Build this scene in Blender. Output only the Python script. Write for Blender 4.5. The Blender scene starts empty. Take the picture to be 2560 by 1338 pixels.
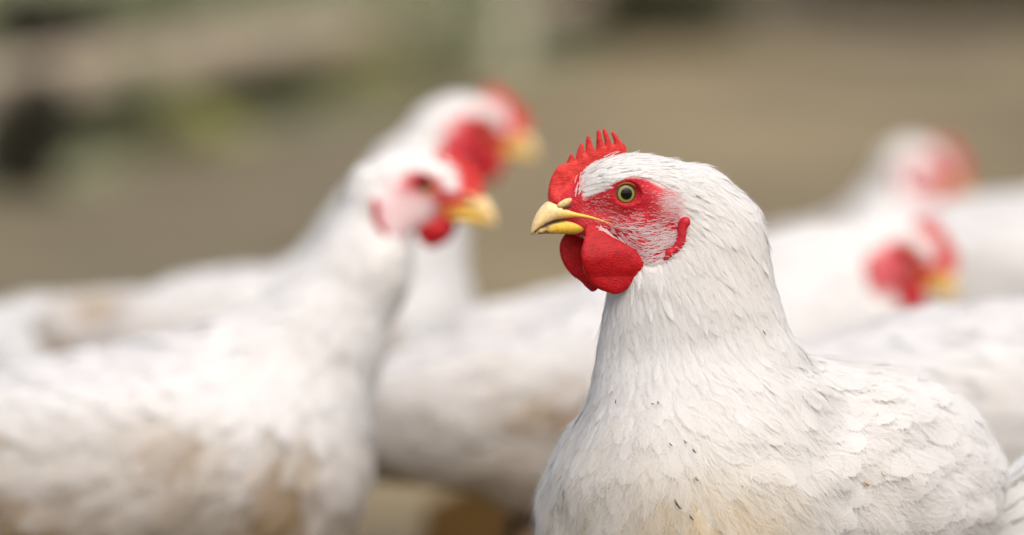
import bpy, math, random
import numpy as np
from mathutils import Vector, Matrix

# ------------------------------------------------------------------ camera
sc = bpy.context.scene
CH, PITCH, FD, LENS = 0.524, math.radians(4.0), 2.9, 200.0
S = FD * 36 / LENS / 2560            # metres per photo pixel at the focus distance
cam_d = bpy.data.cameras.new("camera"); cam = bpy.data.objects.new("camera", cam_d)
sc.collection.objects.link(cam); sc.camera = cam
cam.location = (0, 0, CH); cam.rotation_euler = (math.pi / 2 - PITCH, 0, 0)
cam_d.lens = LENS; cam_d.sensor_width = 36; cam_d.clip_end = 500; cam_d.clip_start = 0.1
cam_d.dof.use_dof = True; cam_d.dof.focus_distance = FD - 0.012; cam_d.dof.aperture_fstop = 4.0

# ------------------------------------------------------------------ light
SUN_EL, SUN_AZ = math.radians(58), math.radians(158)     # azimuth: from +Y towards +X
w = bpy.data.worlds.new("World"); sc.world = w; w.use_nodes = True
nt = w.node_tree; bg = nt.nodes['Background']; sky = nt.nodes.new('ShaderNodeTexSky')
sky.sky_type = 'NISHITA'; sky.sun_disc = False; sky.sun_elevation = SUN_EL; sky.sun_rotation = SUN_AZ
sky.air_density = 1.0; sky.dust_density = 3.0; sky.ozone_density = 1.0
nt.links.new(sky.outputs[0], bg.inputs[0]); bg.inputs[1].default_value = 0.12
sun_d = bpy.data.lights.new("sun", 'SUN'); sun = bpy.data.objects.new("sun", sun_d)
sc.collection.objects.link(sun)
sun_d.energy = 1.75; sun_d.angle = math.radians(85); sun_d.color = (1.0, 0.95, 0.87)
sdir = Vector((math.sin(SUN_AZ) * math.cos(SUN_EL), math.cos(SUN_AZ) * math.cos(SUN_EL), math.sin(SUN_EL)))
sun.rotation_euler = sdir.to_track_quat('Z', 'Y').to_euler(); sun.location = (0, 0, 8)
sc.view_settings.view_transform = 'Standard'; sc.view_settings.look = 'None'
sc.view_settings.exposure = 0.84; sc.view_settings.gamma = 1.0
sc.cycles.use_denoising = True
sc.cycles.max_bounces = 8; sc.cycles.diffuse_bounces = 5

rng = np.random.default_rng(7)
R = np.array

def pix(px, py, d):
    """world point seen at photo pixel (px, py), d metres along the view axis"""
    k = 36 / LENS / 2560
    a, b = (px - 1280) * k * d, (669 - py) * k * d
    c, s = math.cos(PITCH), math.sin(PITCH)
    return R([a, d * c + b * s, CH - d * s + b * c])

# ------------------------------------------------------------------ helpers
def tag(o, label=None, cat=None, group=None, kind=None):
    for k, v in (('label', label), ('category', cat), ('group', group), ('kind', kind)):
        if v: o[k] = v
    return o

def empty(name, loc, rz=0):
    o = bpy.data.objects.new(name, None); sc.collection.objects.link(o)
    o.location = loc; o.rotation_euler = (0, 0, rz); o.empty_display_size = 0.02
    return o

def mesh_obj(name, verts, faces, mat, parent=None, smooth=True, cols=None):
    """faces: int array (n,3|4) or list of lists"""
    me = bpy.data.meshes.new(name)
    verts = np.asarray(verts, dtype=np.float32)
    if isinstance(faces, np.ndarray):
        n, k = faces.shape
        me.vertices.add(len(verts)); me.vertices.foreach_set('co', verts.ravel())
        me.loops.add(n * k); me.loops.foreach_set('vertex_index', faces.astype(np.int32).ravel())
        me.polygons.add(n); me.polygons.foreach_set('loop_start', np.arange(0, n * k, k, dtype=np.int32))
        me.update(calc_edges=True)
    else:
        me.from_pydata([tuple(map(float, v)) for v in verts], [], faces)
    if smooth: me.polygons.foreach_set('use_smooth', np.ones(len(me.polygons), dtype=bool))
    if cols is not None:
        c = np.ones((len(verts), 4), dtype=np.float32); c[:, :3] = cols
        at = me.color_attributes.new('tint', 'FLOAT_COLOR', 'POINT'); at.data.foreach_set('color', c.ravel())
    me.materials.append(mat); me.validate(); me.update()
    o = bpy.data.objects.new(name, me); sc.collection.objects.link(o)
    if parent: o.parent = parent
    return o

def surface_nets(f, lo, hi, h):
    """mesh the zero level of f inside a box"""
    ax = [np.arange(lo[i], hi[i] + h, h) for i in range(3)]
    n = [len(a) for a in ax]
    V = np.empty(n, dtype=np.float32)
    Y, Z = np.meshgrid(ax[1], ax[2], indexing='ij')
    step = max(1, int(400000 / (n[1] * n[2])))
    for i in range(0, n[0], step):
        xs = ax[0][i:i + step]
        P = np.empty((len(xs), n[1], n[2], 3), dtype=np.float32)
        P[..., 0] = xs[:, None, None]; P[..., 1] = Y; P[..., 2] = Z
        V[i:i + step] = f(P.reshape(-1, 3)).reshape(len(xs), n[1], n[2])
    ins = V < 0
    c = np.zeros([k - 1 for k in n], dtype=np.int8)
    for a in (0, 1):
        for b in (0, 1):
            for d in (0, 1):
                c += ins[a:n[0] - 1 + a, b:n[1] - 1 + b, d:n[2] - 1 + d]
    act = (c > 0) & (c < 8)
    idx = -np.ones(act.shape, dtype=np.int64); ijk = np.argwhere(act); idx[act] = np.arange(len(ijk))
    acc = np.zeros((len(ijk), 3)); cnt = np.zeros(len(ijk))
    cor = [(a, b, d) for a in (0, 1) for b in (0, 1) for d in (0, 1)]
    for A in cor:
        for B in cor:
            if sum(B) - sum(A) == 1 and all(y >= x for x, y in zip(A, B)):
                va = V[ijk[:, 0] + A[0], ijk[:, 1] + A[1], ijk[:, 2] + A[2]]
                vb = V[ijk[:, 0] + B[0], ijk[:, 1] + B[1], ijk[:, 2] + B[2]]
                m = (va < 0) != (vb < 0); t = np.where(m, va / np.where(m, va - vb, 1), 0)
                acc += np.where(m[:, None], R(A) + t[:, None] * (R(B) - R(A)), 0); cnt += m
    verts = (ijk + acc / cnt[:, None]) * h + R(lo)
    quads = []
    for a in range(3):
        b, d = (a + 1) % 3, (a + 2) % 3
        s0 = [slice(None)] * 3; s1 = [slice(None)] * 3
        s0[a] = slice(0, -1); s1[a] = slice(1, None)
        i0, i1 = ins[tuple(s0)], ins[tuple(s1)]
        e = np.argwhere(i0 != i1)
        e = e[(e[:, b] > 0) & (e[:, d] > 0) & (e[:, b] < n[b] - 1) & (e[:, d] < n[d] - 1)]
        fl = i0[e[:, 0], e[:, 1], e[:, 2]]
        def g(ob, od):
            q = e.copy(); q[:, b] += ob; q[:, d] += od
            return idx[q[:, 0], q[:, 1], q[:, 2]]
        Q = np.stack([g(-1, -1), g(0, -1), g(0, 0), g(-1, 0)], 1)
        Q[~fl] = Q[~fl][:, ::-1]
        quads.append(Q)
    return verts, np.concatenate(quads)

def grad(f, P, e=4e-4):
    P = np.asarray(P, dtype=np.float64); g = np.empty_like(P)
    for i in range(3):
        d = np.zeros(3); d[i] = e
        g[:, i] = f(P + d) - f(P - d)
    return g / (np.linalg.norm(g, axis=1, keepdims=True) + 1e-12)

def newton(f, P, off):
    e = 4e-4; g = np.empty_like(P)
    for i in range(3):
        d = np.zeros(3); d[i] = e
        g[:, i] = (f(P + d) - f(P - d)) / (2 * e)
    m = np.clip(np.linalg.norm(g, axis=1, keepdims=True), 0.3, 3); n = g / m
    st = np.clip((f(P) - off)[:, None] / m, -0.003, 0.003)
    return P - n * st, n / np.linalg.norm(n, axis=1, keepdims=True)

def project(f, P, off=0.0, it=2):
    for _ in range(it):
        g = grad(f, P); P = P - g * (f(P) - off)[:, None]
    return P

def ell(P, c, r, M=None):
    q = P - R(c)
    if M is not None: q = q @ M            # columns of M = axes
    r = R(r); k0 = np.linalg.norm(q / r, axis=1); k1 = np.linalg.norm(q / (r * r), axis=1) + 1e-9
    return k0 * (k0 - 1) / k1

def cone(P, a, b, ra, rb):
    a, b = R(a), R(b); ba = b - a; pa = P - a
    t = np.clip(pa @ ba / (ba @ ba), 0, 1)
    return np.linalg.norm(pa - t[:, None] * ba, axis=1) - (ra + (rb - ra) * t)

def smin(a, b, k):
    h = np.maximum(k - np.abs(a - b), 0) / k
    return np.minimum(a, b) - h * h * k * 0.25

def noise3(P, f, seed=0):
    r = np.random.default_rng(seed); v = np.zeros(len(P))
    for i in range(6):
        k = r.normal(size=3); k /= np.linalg.norm(k); k *= f * (0.6 + 0.9 * r.random())
        k2 = r.normal(size=3) * f * 0.6
        v += np.sin(P @ k + r.random() * 6.3 + 1.3 * np.sin(P @ k2 + r.random() * 6))
    return v / 6

def poly_sd(Q, poly):
    """signed distance to a closed 2-D polygon, negative inside"""
    poly = np.asarray(poly, float); d = np.full(len(Q), 1e9); s = np.zeros(len(Q), bool)
    for i in range(len(poly)):
        a, b = poly[i - 1], poly[i]; e = b - a; wv = Q - a
        t = np.clip(wv @ e / (e @ e + 1e-12), 0, 1)
        d = np.minimum(d, ((wv - t[:, None] * e) ** 2).sum(1))
        c = (a[1] > Q[:, 1]) != (b[1] > Q[:, 1])
        xx = a[0] + (Q[:, 1] - a[1]) * e[0] / (e[1] if abs(e[1]) > 1e-12 else 1e-12)
        s ^= c & (Q[:, 0] < xx)
    d = np.sqrt(d)
    return np.where(s, -d, d)

def smooth_poly(poly, it=2):
    p = np.asarray(poly, float)
    for _ in range(it):
        n = np.roll(p, -1, 0); p = np.stack([0.75 * p + 0.25 * n, 0.25 * p + 0.75 * n], 1).reshape(-1, 2)
    return p

# ------------------------------------------------------------------ materials
def mat(name):
    m = bpy.data.materials.new(name); m.use_nodes = True
    return m, m.node_tree, m.node_tree.nodes['Principled BSDF']

def N(nt, typ, **kw):
    n = nt.nodes.new(typ)
    for k, v in kw.items(): setattr(n, k, v)
    return n

def ramp(nt, fac, stops):
    r = nt.nodes.new('ShaderNodeValToRGB'); e = r.color_ramp.elements
    while len(e) < len(stops): e.new(0.5)
    for x, (p, c) in zip(e, stops): x.position = p; x.color = (*c, 1)
    nt.links.new(fac, r.inputs[0]); return r

def noise_tex(nt, scale, detail=4, coord='Object', rough=0.5):
    tc = N(nt, 'ShaderNodeTexCoord'); n = N(nt, 'ShaderNodeTexNoise')
    n.inputs['Scale'].default_value = scale; n.inputs['Detail'].default_value = detail
    n.inputs['Roughness'].default_value = rough
    nt.links.new(tc.outputs[coord], n.inputs['Vector']); return n

def bump(nt, b, src, dist, strength=1.0):
    bp = N(nt, 'ShaderNodeBump'); bp.inputs['Distance'].default_value = dist; bp.inputs['Strength'].default_value = strength
    nt.links.new(src, bp.inputs['Height']); nt.links.new(bp.outputs[0], b.inputs['Normal'])

def make_feather_mat(name, trans):
    m, nt, b = mat(name)
    a = N(nt, 'ShaderNodeAttribute', attribute_name='tint')
    nt.links.new(a.outputs['Color'], b.inputs['Base Color'])
    b.inputs['Roughness'].default_value = 0.85; b.inputs['Specular IOR Level'].default_value = 0.08
    t = N(nt, 'ShaderNodeBsdfTranslucent'); nt.links.new(a.outputs['Color'], t.inputs[0])
    mx = N(nt, 'ShaderNodeMixShader'); mx.inputs[0].default_value = trans
    nt.links.new(b.outputs[0], mx.inputs[1]); nt.links.new(t.outputs[0], mx.inputs[2])
    nt.links.new(mx.outputs[0], nt.nodes['Material Output'].inputs[0])
    return m
M_FEATHER = make_feather_mat('feather', 0.62)

m, nt, b = mat('skin'); M_SKIN = m
a = N(nt, 'ShaderNodeAttribute', attribute_name='tint')
vn = N(nt, 'ShaderNodeTexVoronoi'); tc = N(nt, 'ShaderNodeTexCoord'); vn.inputs['Scale'].default_value = 900
nt.links.new(tc.outputs['Object'], vn.inputs['Vector'])
nt.links.new(a.outputs['Color'], b.inputs['Base Color']); sr = N(nt, 'ShaderNodeSeparateColor'); nt.links.new(a.outputs['Color'], sr.inputs[0])
iv = N(nt, 'ShaderNodeMath', operation='SUBTRACT', use_clamp=True); iv.inputs[0].default_value = 0.55; nt.links.new(sr.outputs[1], iv.inputs[1])
ml = N(nt, 'ShaderNodeMath', operation='MULTIPLY'); nt.links.new(iv.outputs[0], ml.inputs[0]); nt.links.new(vn.outputs['Distance'], ml.inputs[1]); bump(nt, b, ml.outputs[0], 0.0010, 0.7)
b.inputs['Roughness'].default_value = 0.6; b.inputs['Specular IOR Level'].default_value = 0.25; b.inputs['Subsurface Weight'].default_value = 0.12
b.inputs['Subsurface Scale'].default_value = 0.002; b.inputs['Subsurface Radius'].default_value = (1, 0.3, 0.2)

def red_flesh(name, c0, c1, rough, stripe):
    m, nt, b = mat(name)
    n = noise_tex(nt, 330, 6, rough=0.7); r = ramp(nt, n.outputs[0], [(0.3, c0), (0.7, c1)])
    nt.links.new(r.outputs[0], b.inputs['Base Color'])
    tc = N(nt, 'ShaderNodeTexCoord'); mp = N(nt, 'ShaderNodeMapping')
    mp.inputs['Scale'].default_value = stripe; nt.links.new(tc.outputs['Object'], mp.inputs[0])
    v = N(nt, 'ShaderNodeTexNoise'); v.inputs['Scale'].default_value = 1.0; v.inputs['Detail'].default_value = 4
    nt.links.new(mp.outputs[0], v.inputs['Vector']); bump(nt, b, v.outputs[0], 0.0006, 0.8)
    b.inputs['Roughness'].default_value = rough; b.inputs['Specular IOR Level'].default_value = 0.2
    b.inputs['Subsurface Weight'].default_value = 0.15; b.inputs['Subsurface Scale'].default_value = 0.002
    b.inputs['Subsurface Radius'].default_value = (1, 0.2, 0.15)
    return m
M_COMB = red_flesh('comb_flesh', (0.36, 0.008, 0.010), (0.66, 0.050, 0.034), 0.55, (320, 320, 1200))
M_WATTLE = red_flesh('wattle_flesh', (0.25, 0.001, 0.003), (0.46, 0.004, 0.007), 0.38, (900, 900, 1300))
M_LOBE = red_flesh('earlobe_flesh', (0.30, 0.005, 0.010), (0.52, 0.02, 0.028), 0.4, (300, 300, 300))

m, nt, b = mat('beak_horn'); M_BEAK = m
a = N(nt, 'ShaderNodeAttribute', attribute_name='tint'); n = noise_tex(nt, 500, 5)
mxn = N(nt, 'ShaderNodeMixRGB', blend_type='MULTIPLY'); mxn.inputs[0].default_value = 0.35
r = ramp(nt, n.outputs[0], [(0.35, (0.6, 0.5, 0.4)), (0.55, (1, 1, 1))])
nt.links.new(a.outputs['Color'], mxn.inputs[1]); nt.links.new(r.outputs[0], mxn.inputs[2])
nt.links.new(mxn.outputs[0], b.inputs['Base Color']); b.inputs['Roughness'].default_value = 0.38
b.inputs['Subsurface Weight'].default_value = 0.2; b.inputs['Subsurface Scale'].default_value = 0.002
bump(nt, b, n.outputs[0], 0.0004, 0.6)

m, nt, b = mat('eye_surface'); M_EYE = m       # rings around the local Z axis of the eyeball (eye mesh coords)
tc = N(nt, 'ShaderNodeTexCoord'); sp = N(nt, 'ShaderNodeSeparateXYZ'); nt.links.new(tc.outputs['UV'], sp.inputs[0])
r = ramp(nt, sp.outputs[0], [(0.0, (0.002, 0.002, 0.002)), (0.285, (0.002, 0.002, 0.002)), (0.31, (0.06, 0.05, 0.01)), (0.35, (0.30, 0.26, 0.05)),
                             (0.44, (0.24, 0.22, 0.05)), (0.48, (0.02, 0.02, 0.015)), (0.53, (0.09, 0.08, 0.06)), (0.66, (0.34, 0.25, 0.17))])
nt.links.new(r.outputs[0], b.inputs['Base Color']); b.inputs['Roughness'].default_value = 0.05
b.inputs['Specular IOR Level'].default_value = 0.3

def simple(name, col, rough=0.6, var=0.25, scale=60, bd=0.0):
    m, nt, b = mat(name); n = noise_tex(nt, scale, 6, rough=0.6)
    c = R(col); r = ramp(nt, n.outputs[0], [(0.3, tuple(c * (1 - var))), (0.7, tuple(np.minimum(c * (1 + var), 1)))])
    nt.links.new(r.outputs[0], b.inputs['Base Color']); b.inputs['Roughness'].default_value = rough
    if bd: bump(nt, b, n.outputs[0], bd)
    return m
M_LID = simple('eyelid_skin', (0.72, 0.26, 0.09), 0.5, 0.2, 900, 0.0003)
M_CERE = simple('nostril_horn', (0.62, 0.44, 0.17), 0.5, 0.3, 700, 0.0003)
M_LEG = simple('leg_scales', (0.55, 0.36, 0.08), 0.5, 0.25, 300, 0.0005)
M_DIRTY_SHADED_LEG = simple('dirty_shaded_leg', (0.10, 0.055, 0.02), 0.8, 0.3, 200, 0.0008)  # dirt brown, with the shade under the low hen worked into the colour
M_CHAFF = simple('chaff', (0.055, 0.035, 0.012), 0.8, 0.4, 500)
M_STRAW = simple('straw', (0.34, 0.17, 0.04), 0.7, 0.3, 500)

# ------------------------------------------------------------------ feathers
def template(nb, nv, seed, vane=0.8, pointy=0.5):
    """a feather in (t, u, h): t along the shaft, u across (-1..1), h height; barbs as thin strips over a vane"""
    r = np.random.default_rng(seed); V = []; F = []
    prof = lambda t: np.sin(np.pi * np.clip(t, 0, 1) ** (1 - 0.4 * (pointy - 0.5)) * 0.93 + 0.12) ** 0.75 if t < 1 else 0.05
    for i in range(nv + 1):                                      # vane
        t = 0.02 + 0.9 * i / nv; wv = max(prof(t), 0.05) * vane
        if i == nv: wv *= 0.45
        for u in (-1, -0.5, 0, 0.5, 1): V.append((t, u * wv, 0.0))
    for i in range(nv):
        for j in range(4):
            a = i * 5 + j; F.append((a, a + 1, a + 6, a + 5))
    for s in (-1, 1):
        for i in range(nb):
            t0 = 0.03 + 0.86 * (i + r.random() * 0.6) / nb; dt = 0.13 + 0.07 * r.random()
            te = min(t0 + dt, 1.05); wv = max(prof(min(te, 0.985)), 0.12) * (0.93 + 0.12 * r.random())
            wd = 0.62 / nb; k = len(V); hj = 0.1 + 0.35 * r.random()
            V += [(t0, 0, hj), (t0 + wd, 0, hj), (t0 + dt * 0.45, s * wv * 0.55, hj), (t0 + dt * 0.45 + wd * 1.1, s * wv * 0.52, hj),
                  (te, s * wv, hj * 0.6), (te + wd * 0.35, s * wv * 0.97, hj * 0.6)]
            F += [(k, k + 1, k + 3, k + 2), (k + 2, k + 3, k + 5, k + 4)]
    return R(V), R(F)

def map_feathers(sdf, base, dirs, L, W, lift, cols, tpl, camber=0.13, K=7, droop=None):
    """lay feathers along the surface: returns verts, faces, colours"""
    n = len(base); pts = np.empty((n, K, 3)); nrm = np.empty((n, K, 3)); d = dirs.copy(); p = base.copy()
    for k in range(K):
        t = k / (K - 1)
        off = lift * (t ** 1.3) - 0.00015
        p, g = newton(sdf, p, off)
        pts[:, k] = p; nrm[:, k] = g
        d = d - g * (d * g).sum(1)[:, None]; d /= np.linalg.norm(d, axis=1)[:, None] + 1e-9
        p = p + d * (L / (K - 1))[:, None]
    tv, tf = tpl; t = np.clip(tv[:, 0], 0, 1.08) * (K - 1); i = np.clip(t.astype(int), 0, K - 2); fr = (t - i)
    A = pts[:, i] * (1 - fr)[None, :, None] + pts[:, i + 1] * fr[None, :, None]
    T = pts[:, i + 1] - pts[:, i]; T /= np.linalg.norm(T, axis=2, keepdims=True) + 1e-9
    Nn = nrm[:, i]; Sd = np.cross(Nn, T)
    u = tv[:, 1][None, :]; h = tv[:, 2][None, :]
    roll = np.clip(rng.normal(0, 0.08, n), -0.15, 0.15)[:, None]
    X = A + Sd * (u * W[:, None] * 0.5)[..., None] + Nn * ((-camber * u * u * 0.5 + roll * u * 0.5) * W[:, None] + h * 0.0004)[..., None]
    m = len(tv)
    F = (tf[None] + (np.arange(n) * m)[:, None, None]).reshape(-1, 4)
    C = np.repeat(cols, m, 0)
    return X.reshape(-1, 3), F, C

def strands(sdf, base, dirs, L, wid, rise, cols, K=4, curl=0.25):
    """thin tapering fibres"""
    n = len(base); p = base.copy(); g = grad(sdf, p)
    d = dirs - g * (dirs * g).sum(1)[:, None]; d /= np.linalg.norm(d, axis=1)[:, None] + 1e-9
    side = np.cross(g, d); bend = rng.normal(0, curl, (n, 1)); V = np.empty((n, K * 2, 3))
    for k in range(K):
        t = k / (K - 1)
        ww = (wid * (1 - 0.8 * t) * 0.5)[:, None]
        V[:, 2 * k] = p - side * ww; V[:, 2 * k + 1] = p + side * ww
        dd = d + g * (rise * (1 - 0.6 * t))[:, None] + side * bend * t; dd /= np.linalg.norm(dd, axis=1)[:, None]
        p = p + dd * (L / (K - 1))[:, None]
    f = R([(2 * k, 2 * k + 1, 2 * k + 3, 2 * k + 2) for k in range(K - 1)])
    F = (f[None] + (np.arange(n) * 2 * K)[:, None, None]).reshape(-1, 4)
    return V.reshape(-1, 3), F, np.repeat(cols, 2 * K, 0)

def sample(verts, quads, n, r):
    a, b, c, d = (verts[quads[:, i]] for i in range(4))
    ar = np.linalg.norm(np.cross(c - a, d - b), axis=1); cs = np.cumsum(ar); cs /= cs[-1]
    q = np.minimum(np.searchsorted(cs, r.random(n)), len(quads) - 1); u, v = r.random((n, 1)), r.random((n, 1))
    return (a[q] * (1 - u) + b[q] * u) * (1 - v) + (d[q] * (1 - u) + c[q] * u) * v

def thin(P, rad):
    """greedy spacing of random points; rad per point"""
    cell = rad.max(); grid = {}; keep = []
    key = np.floor(P / cell).astype(int)
    Pl = P.tolist(); rl = rad.tolist()
    for i, k in enumerate(map(tuple, key)):
        ok = True; x, y, z = Pl[i]; r2 = rl[i] ** 2
        for a in (-1, 0, 1):
            for b_ in (-1, 0, 1):
                for c in (-1, 0, 1):
                    for j in grid.get((k[0] + a, k[1] + b_, k[2] + c), ()):
                        q = Pl[j]
                        if (q[0] - x) ** 2 + (q[1] - y) ** 2 + (q[2] - z) ** 2 < r2: ok = False; break
                    if not ok: break
                if not ok: break
            if not ok: break
        if ok: grid.setdefault(k, []).append(i); keep.append(i)
    return R(keep)

def merge(parts):
    V, F, C, o = [], [], [], 0
    for v, f, c in parts:
        V.append(v); F.append(f + o); C.append(c); o += len(v)
    return np.concatenate(V), np.concatenate(F), np.concatenate(C)

# ------------------------------------------------------------------ the hen's head, in head coordinates (mm; x forward, y its left, z up, origin between the eyes)
YAW = math.radians(12)
def hz(zx, zy, y=0.0):
    """photo close-up coordinate -> head x,z (mm) for a feature y mm to the hen's left"""
    X = ((1300 + zx / 2.7875) - 1565) * S * 1000 + 13.5 * math.sin(YAW); Z = (484 - (300 + zy / 2.7875)) * S * 1000
    return (-(X) + y * math.sin(YAW)) / math.cos(YAW), Z
def poly(pts, y=0.0, it=1): return smooth_poly([hz(a, b, y) for a, b in pts], it)

COMB = poly([(198, 575), (196, 500), (210, 425), (236, 365), (272, 322), (300, 310), (322, 308), (328, 298), (345, 262), (357, 241), (368, 240), (376, 255), (384, 292), (392, 270),
             (402, 225), (416, 188), (432, 167), (444, 170), (446, 195), (452, 240), (458, 232), (460, 180), (466, 125), (478, 114), (490, 122), (498, 165), (514, 205), (524, 222), (530, 210),
             (533, 150), (534, 85), (546, 74), (560, 82), (568, 130), (582, 182), (590, 186), (588, 150), (573, 82), (577, 66), (592, 66), (606, 95), (625, 140), (642, 180), (656, 182),
             (655, 150), (636, 105), (638, 88), (654, 90), (676, 112), (696, 148), (722, 170), (742, 190), (748, 215), (746, 245), (720, 330), (600, 400), (500, 470), (450, 600),
             (420, 660), (330, 650), (240, 612)], it=1)
NEAR_W = poly([(478, 706), (515, 712), (545, 745), (600, 800), (700, 850), (790, 910), (850, 1020), (842, 1060), (800, 1120), (742, 1170), (690, 1205), (640, 1217), (595, 1200),
               (545, 1185), (490, 1150), (445, 1095), (415, 1030), (400, 950), (402, 900), (420, 850), (440, 800), (446, 745)], 9.0)
FAR_W = poly([(300, 828), (283, 870), (279, 915), (288, 975), (320, 1045), (375, 1110), (420, 1135), (470, 1190), (510, 1222), (535, 1210), (560, 1185), (600, 1150), (560, 1000),
              (500, 900), (440, 830), (420, 780), (380, 775), (330, 800)], -7.0)
LOBE = poly([(1085, 690), (1110, 680), (1140, 695), (1140, 730), (1115, 765), (1110, 830), (1095, 870), (1050, 915), (985, 968), (968, 955), (985, 925), (990, 890), (1035, 870), (1060, 820),
             (1062, 760), (1068, 715)], 13.0)
FACE = smooth_poly([hz(a, b, 12.0) for a, b in [(330, 640), (370, 590), (405, 560), (470, 535), (560, 490), (610, 440), (690, 398), (780, 388), (870, 405), (945, 450), (1010, 482), (1050, 482),
             (1080, 530), (1080, 620), (1095, 690), (1085, 760), (1050, 870), (970, 950), (920, 985), (840, 1000), (760, 930), (620, 880), (520, 850), (400, 800), (300, 720)]], 1)
EYE = (0.0, 13.5, 0.0)

def head_prims():
    """(centre, radii) mm"""
    return [((-9, 0, 1), (27, 17, 18.5)), ((4, 0, 3), (19, 13.5, 14)), ((18, 0, -7), (20, 8.5, 11.5)), ((6, 0, -17), (21, 9.5, 8.5)),
            ((-15, 0, -19), (17, 14.5, 15)), ((-22, 11.5, -5), (8, 6, 8)), ((-22, -11.5, -5), (8, 6, 8)), ((-12, 9.5, -22), (14, 6, 11)), ((-12, -9.5, -22), (14, 6, 11))]

def head_sdf(Q):
    """Q in head mm"""
    d = None
    for c, r in head_prims():
        e = ell(Q, c, r); d = e if d is None else smin(d, e, 7.0)
    for s in (-1, 1):                                             # brow, and a shallow socket for the eye
        d = smin(d, ell(Q, (1, s * 12.2, 7.6), (9.5, 3.6, 2.6)), 3.5)
        d = smin(d, ell(Q, (-1, s * 9.5, 0), (10, 5.2, 9)), 3.0)
    return d

def inflate(poly, H, wv, h, name, m, parent, place, bend=None, wob=0.0):
    """a rounded slab from a closed outline; place maps mm head coordinates to the parent's space"""
    lo, hi = poly.min(0), poly.max(0)
    def f(P):
        d = -poly_sd(P[:, [0, 2]], poly); k = np.clip(1 - d / wv, 0, None)
        th = np.where(d > 0, H * np.sqrt(np.clip(1 - np.clip(k, 0, 1) ** 2, 0, 1)) + 0.1, d)
        return np.where(d > 0, np.abs(P[:, 1]) - th, np.maximum(np.abs(P[:, 1]) * 0.5 - d, -d)).astype(np.float32)
    v, q = surface_nets(f, (lo[0] - 2 * h, -H - 2 * h, lo[1] - 2 * h), (hi[0] + 2 * h, H + 2 * h, hi[1] + 2 * h), h)
    if wob: v[:, 1] += wob * noise3(v, 0.5, 3) * 0.5
    if bend is not None: v = bend(v)
    return mesh_obj(name, place(v), q, m, parent)

def loft(sections, n=44):
    """sections: (x, ztop, zbot, halfwidth) -> closed tube"""
    V = []; F = []
    for x, a, b_, w_ in sections:
        cz = (a + b_) / 2; hh = (a - b_) / 2
        for k in range(n):
            t = 2 * math.pi * k / n; c, s = math.cos(t), math.sin(t)
            V.append((x, w_ * math.copysign(abs(c) ** 0.8, c), cz + hh * math.copysign(abs(s) ** 0.9, s)))
    m = len(sections)
    for i in range(m - 1):
        for k in range(n):
            F.append((i * n + k, i * n + (k + 1) % n, (i + 1) * n + (k + 1) % n, (i + 1) * n + k))
    F.append(tuple(range(n))[::-1]); F.append(tuple(range((m - 1) * n, m * n)))
    return R(V), F

def resample(sec, n):
    sec = R(sec, ); t = np.linspace(0, 1, len(sec)); T = np.linspace(0, 1, n)
    out = np.stack([np.interp(T, t, sec[:, i]) for i in range(4)], 1)
    for _ in range(2): out[1:-1] = 0.25 * out[:-2] + 0.5 * out[1:-1] + 0.25 * out[2:]
    return out

def scaled(v, c, k):
    v = v.copy(); v[:, [0, 2]] = (v[:, [0, 2]] - R(c)) * k + R(c); return v

def scaled3(p):
    c = p.mean(0); return c + (p - c) * 1.0 + np.sign(p - c) * np.abs(p - c) ** 0.5 * 0.28

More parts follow.
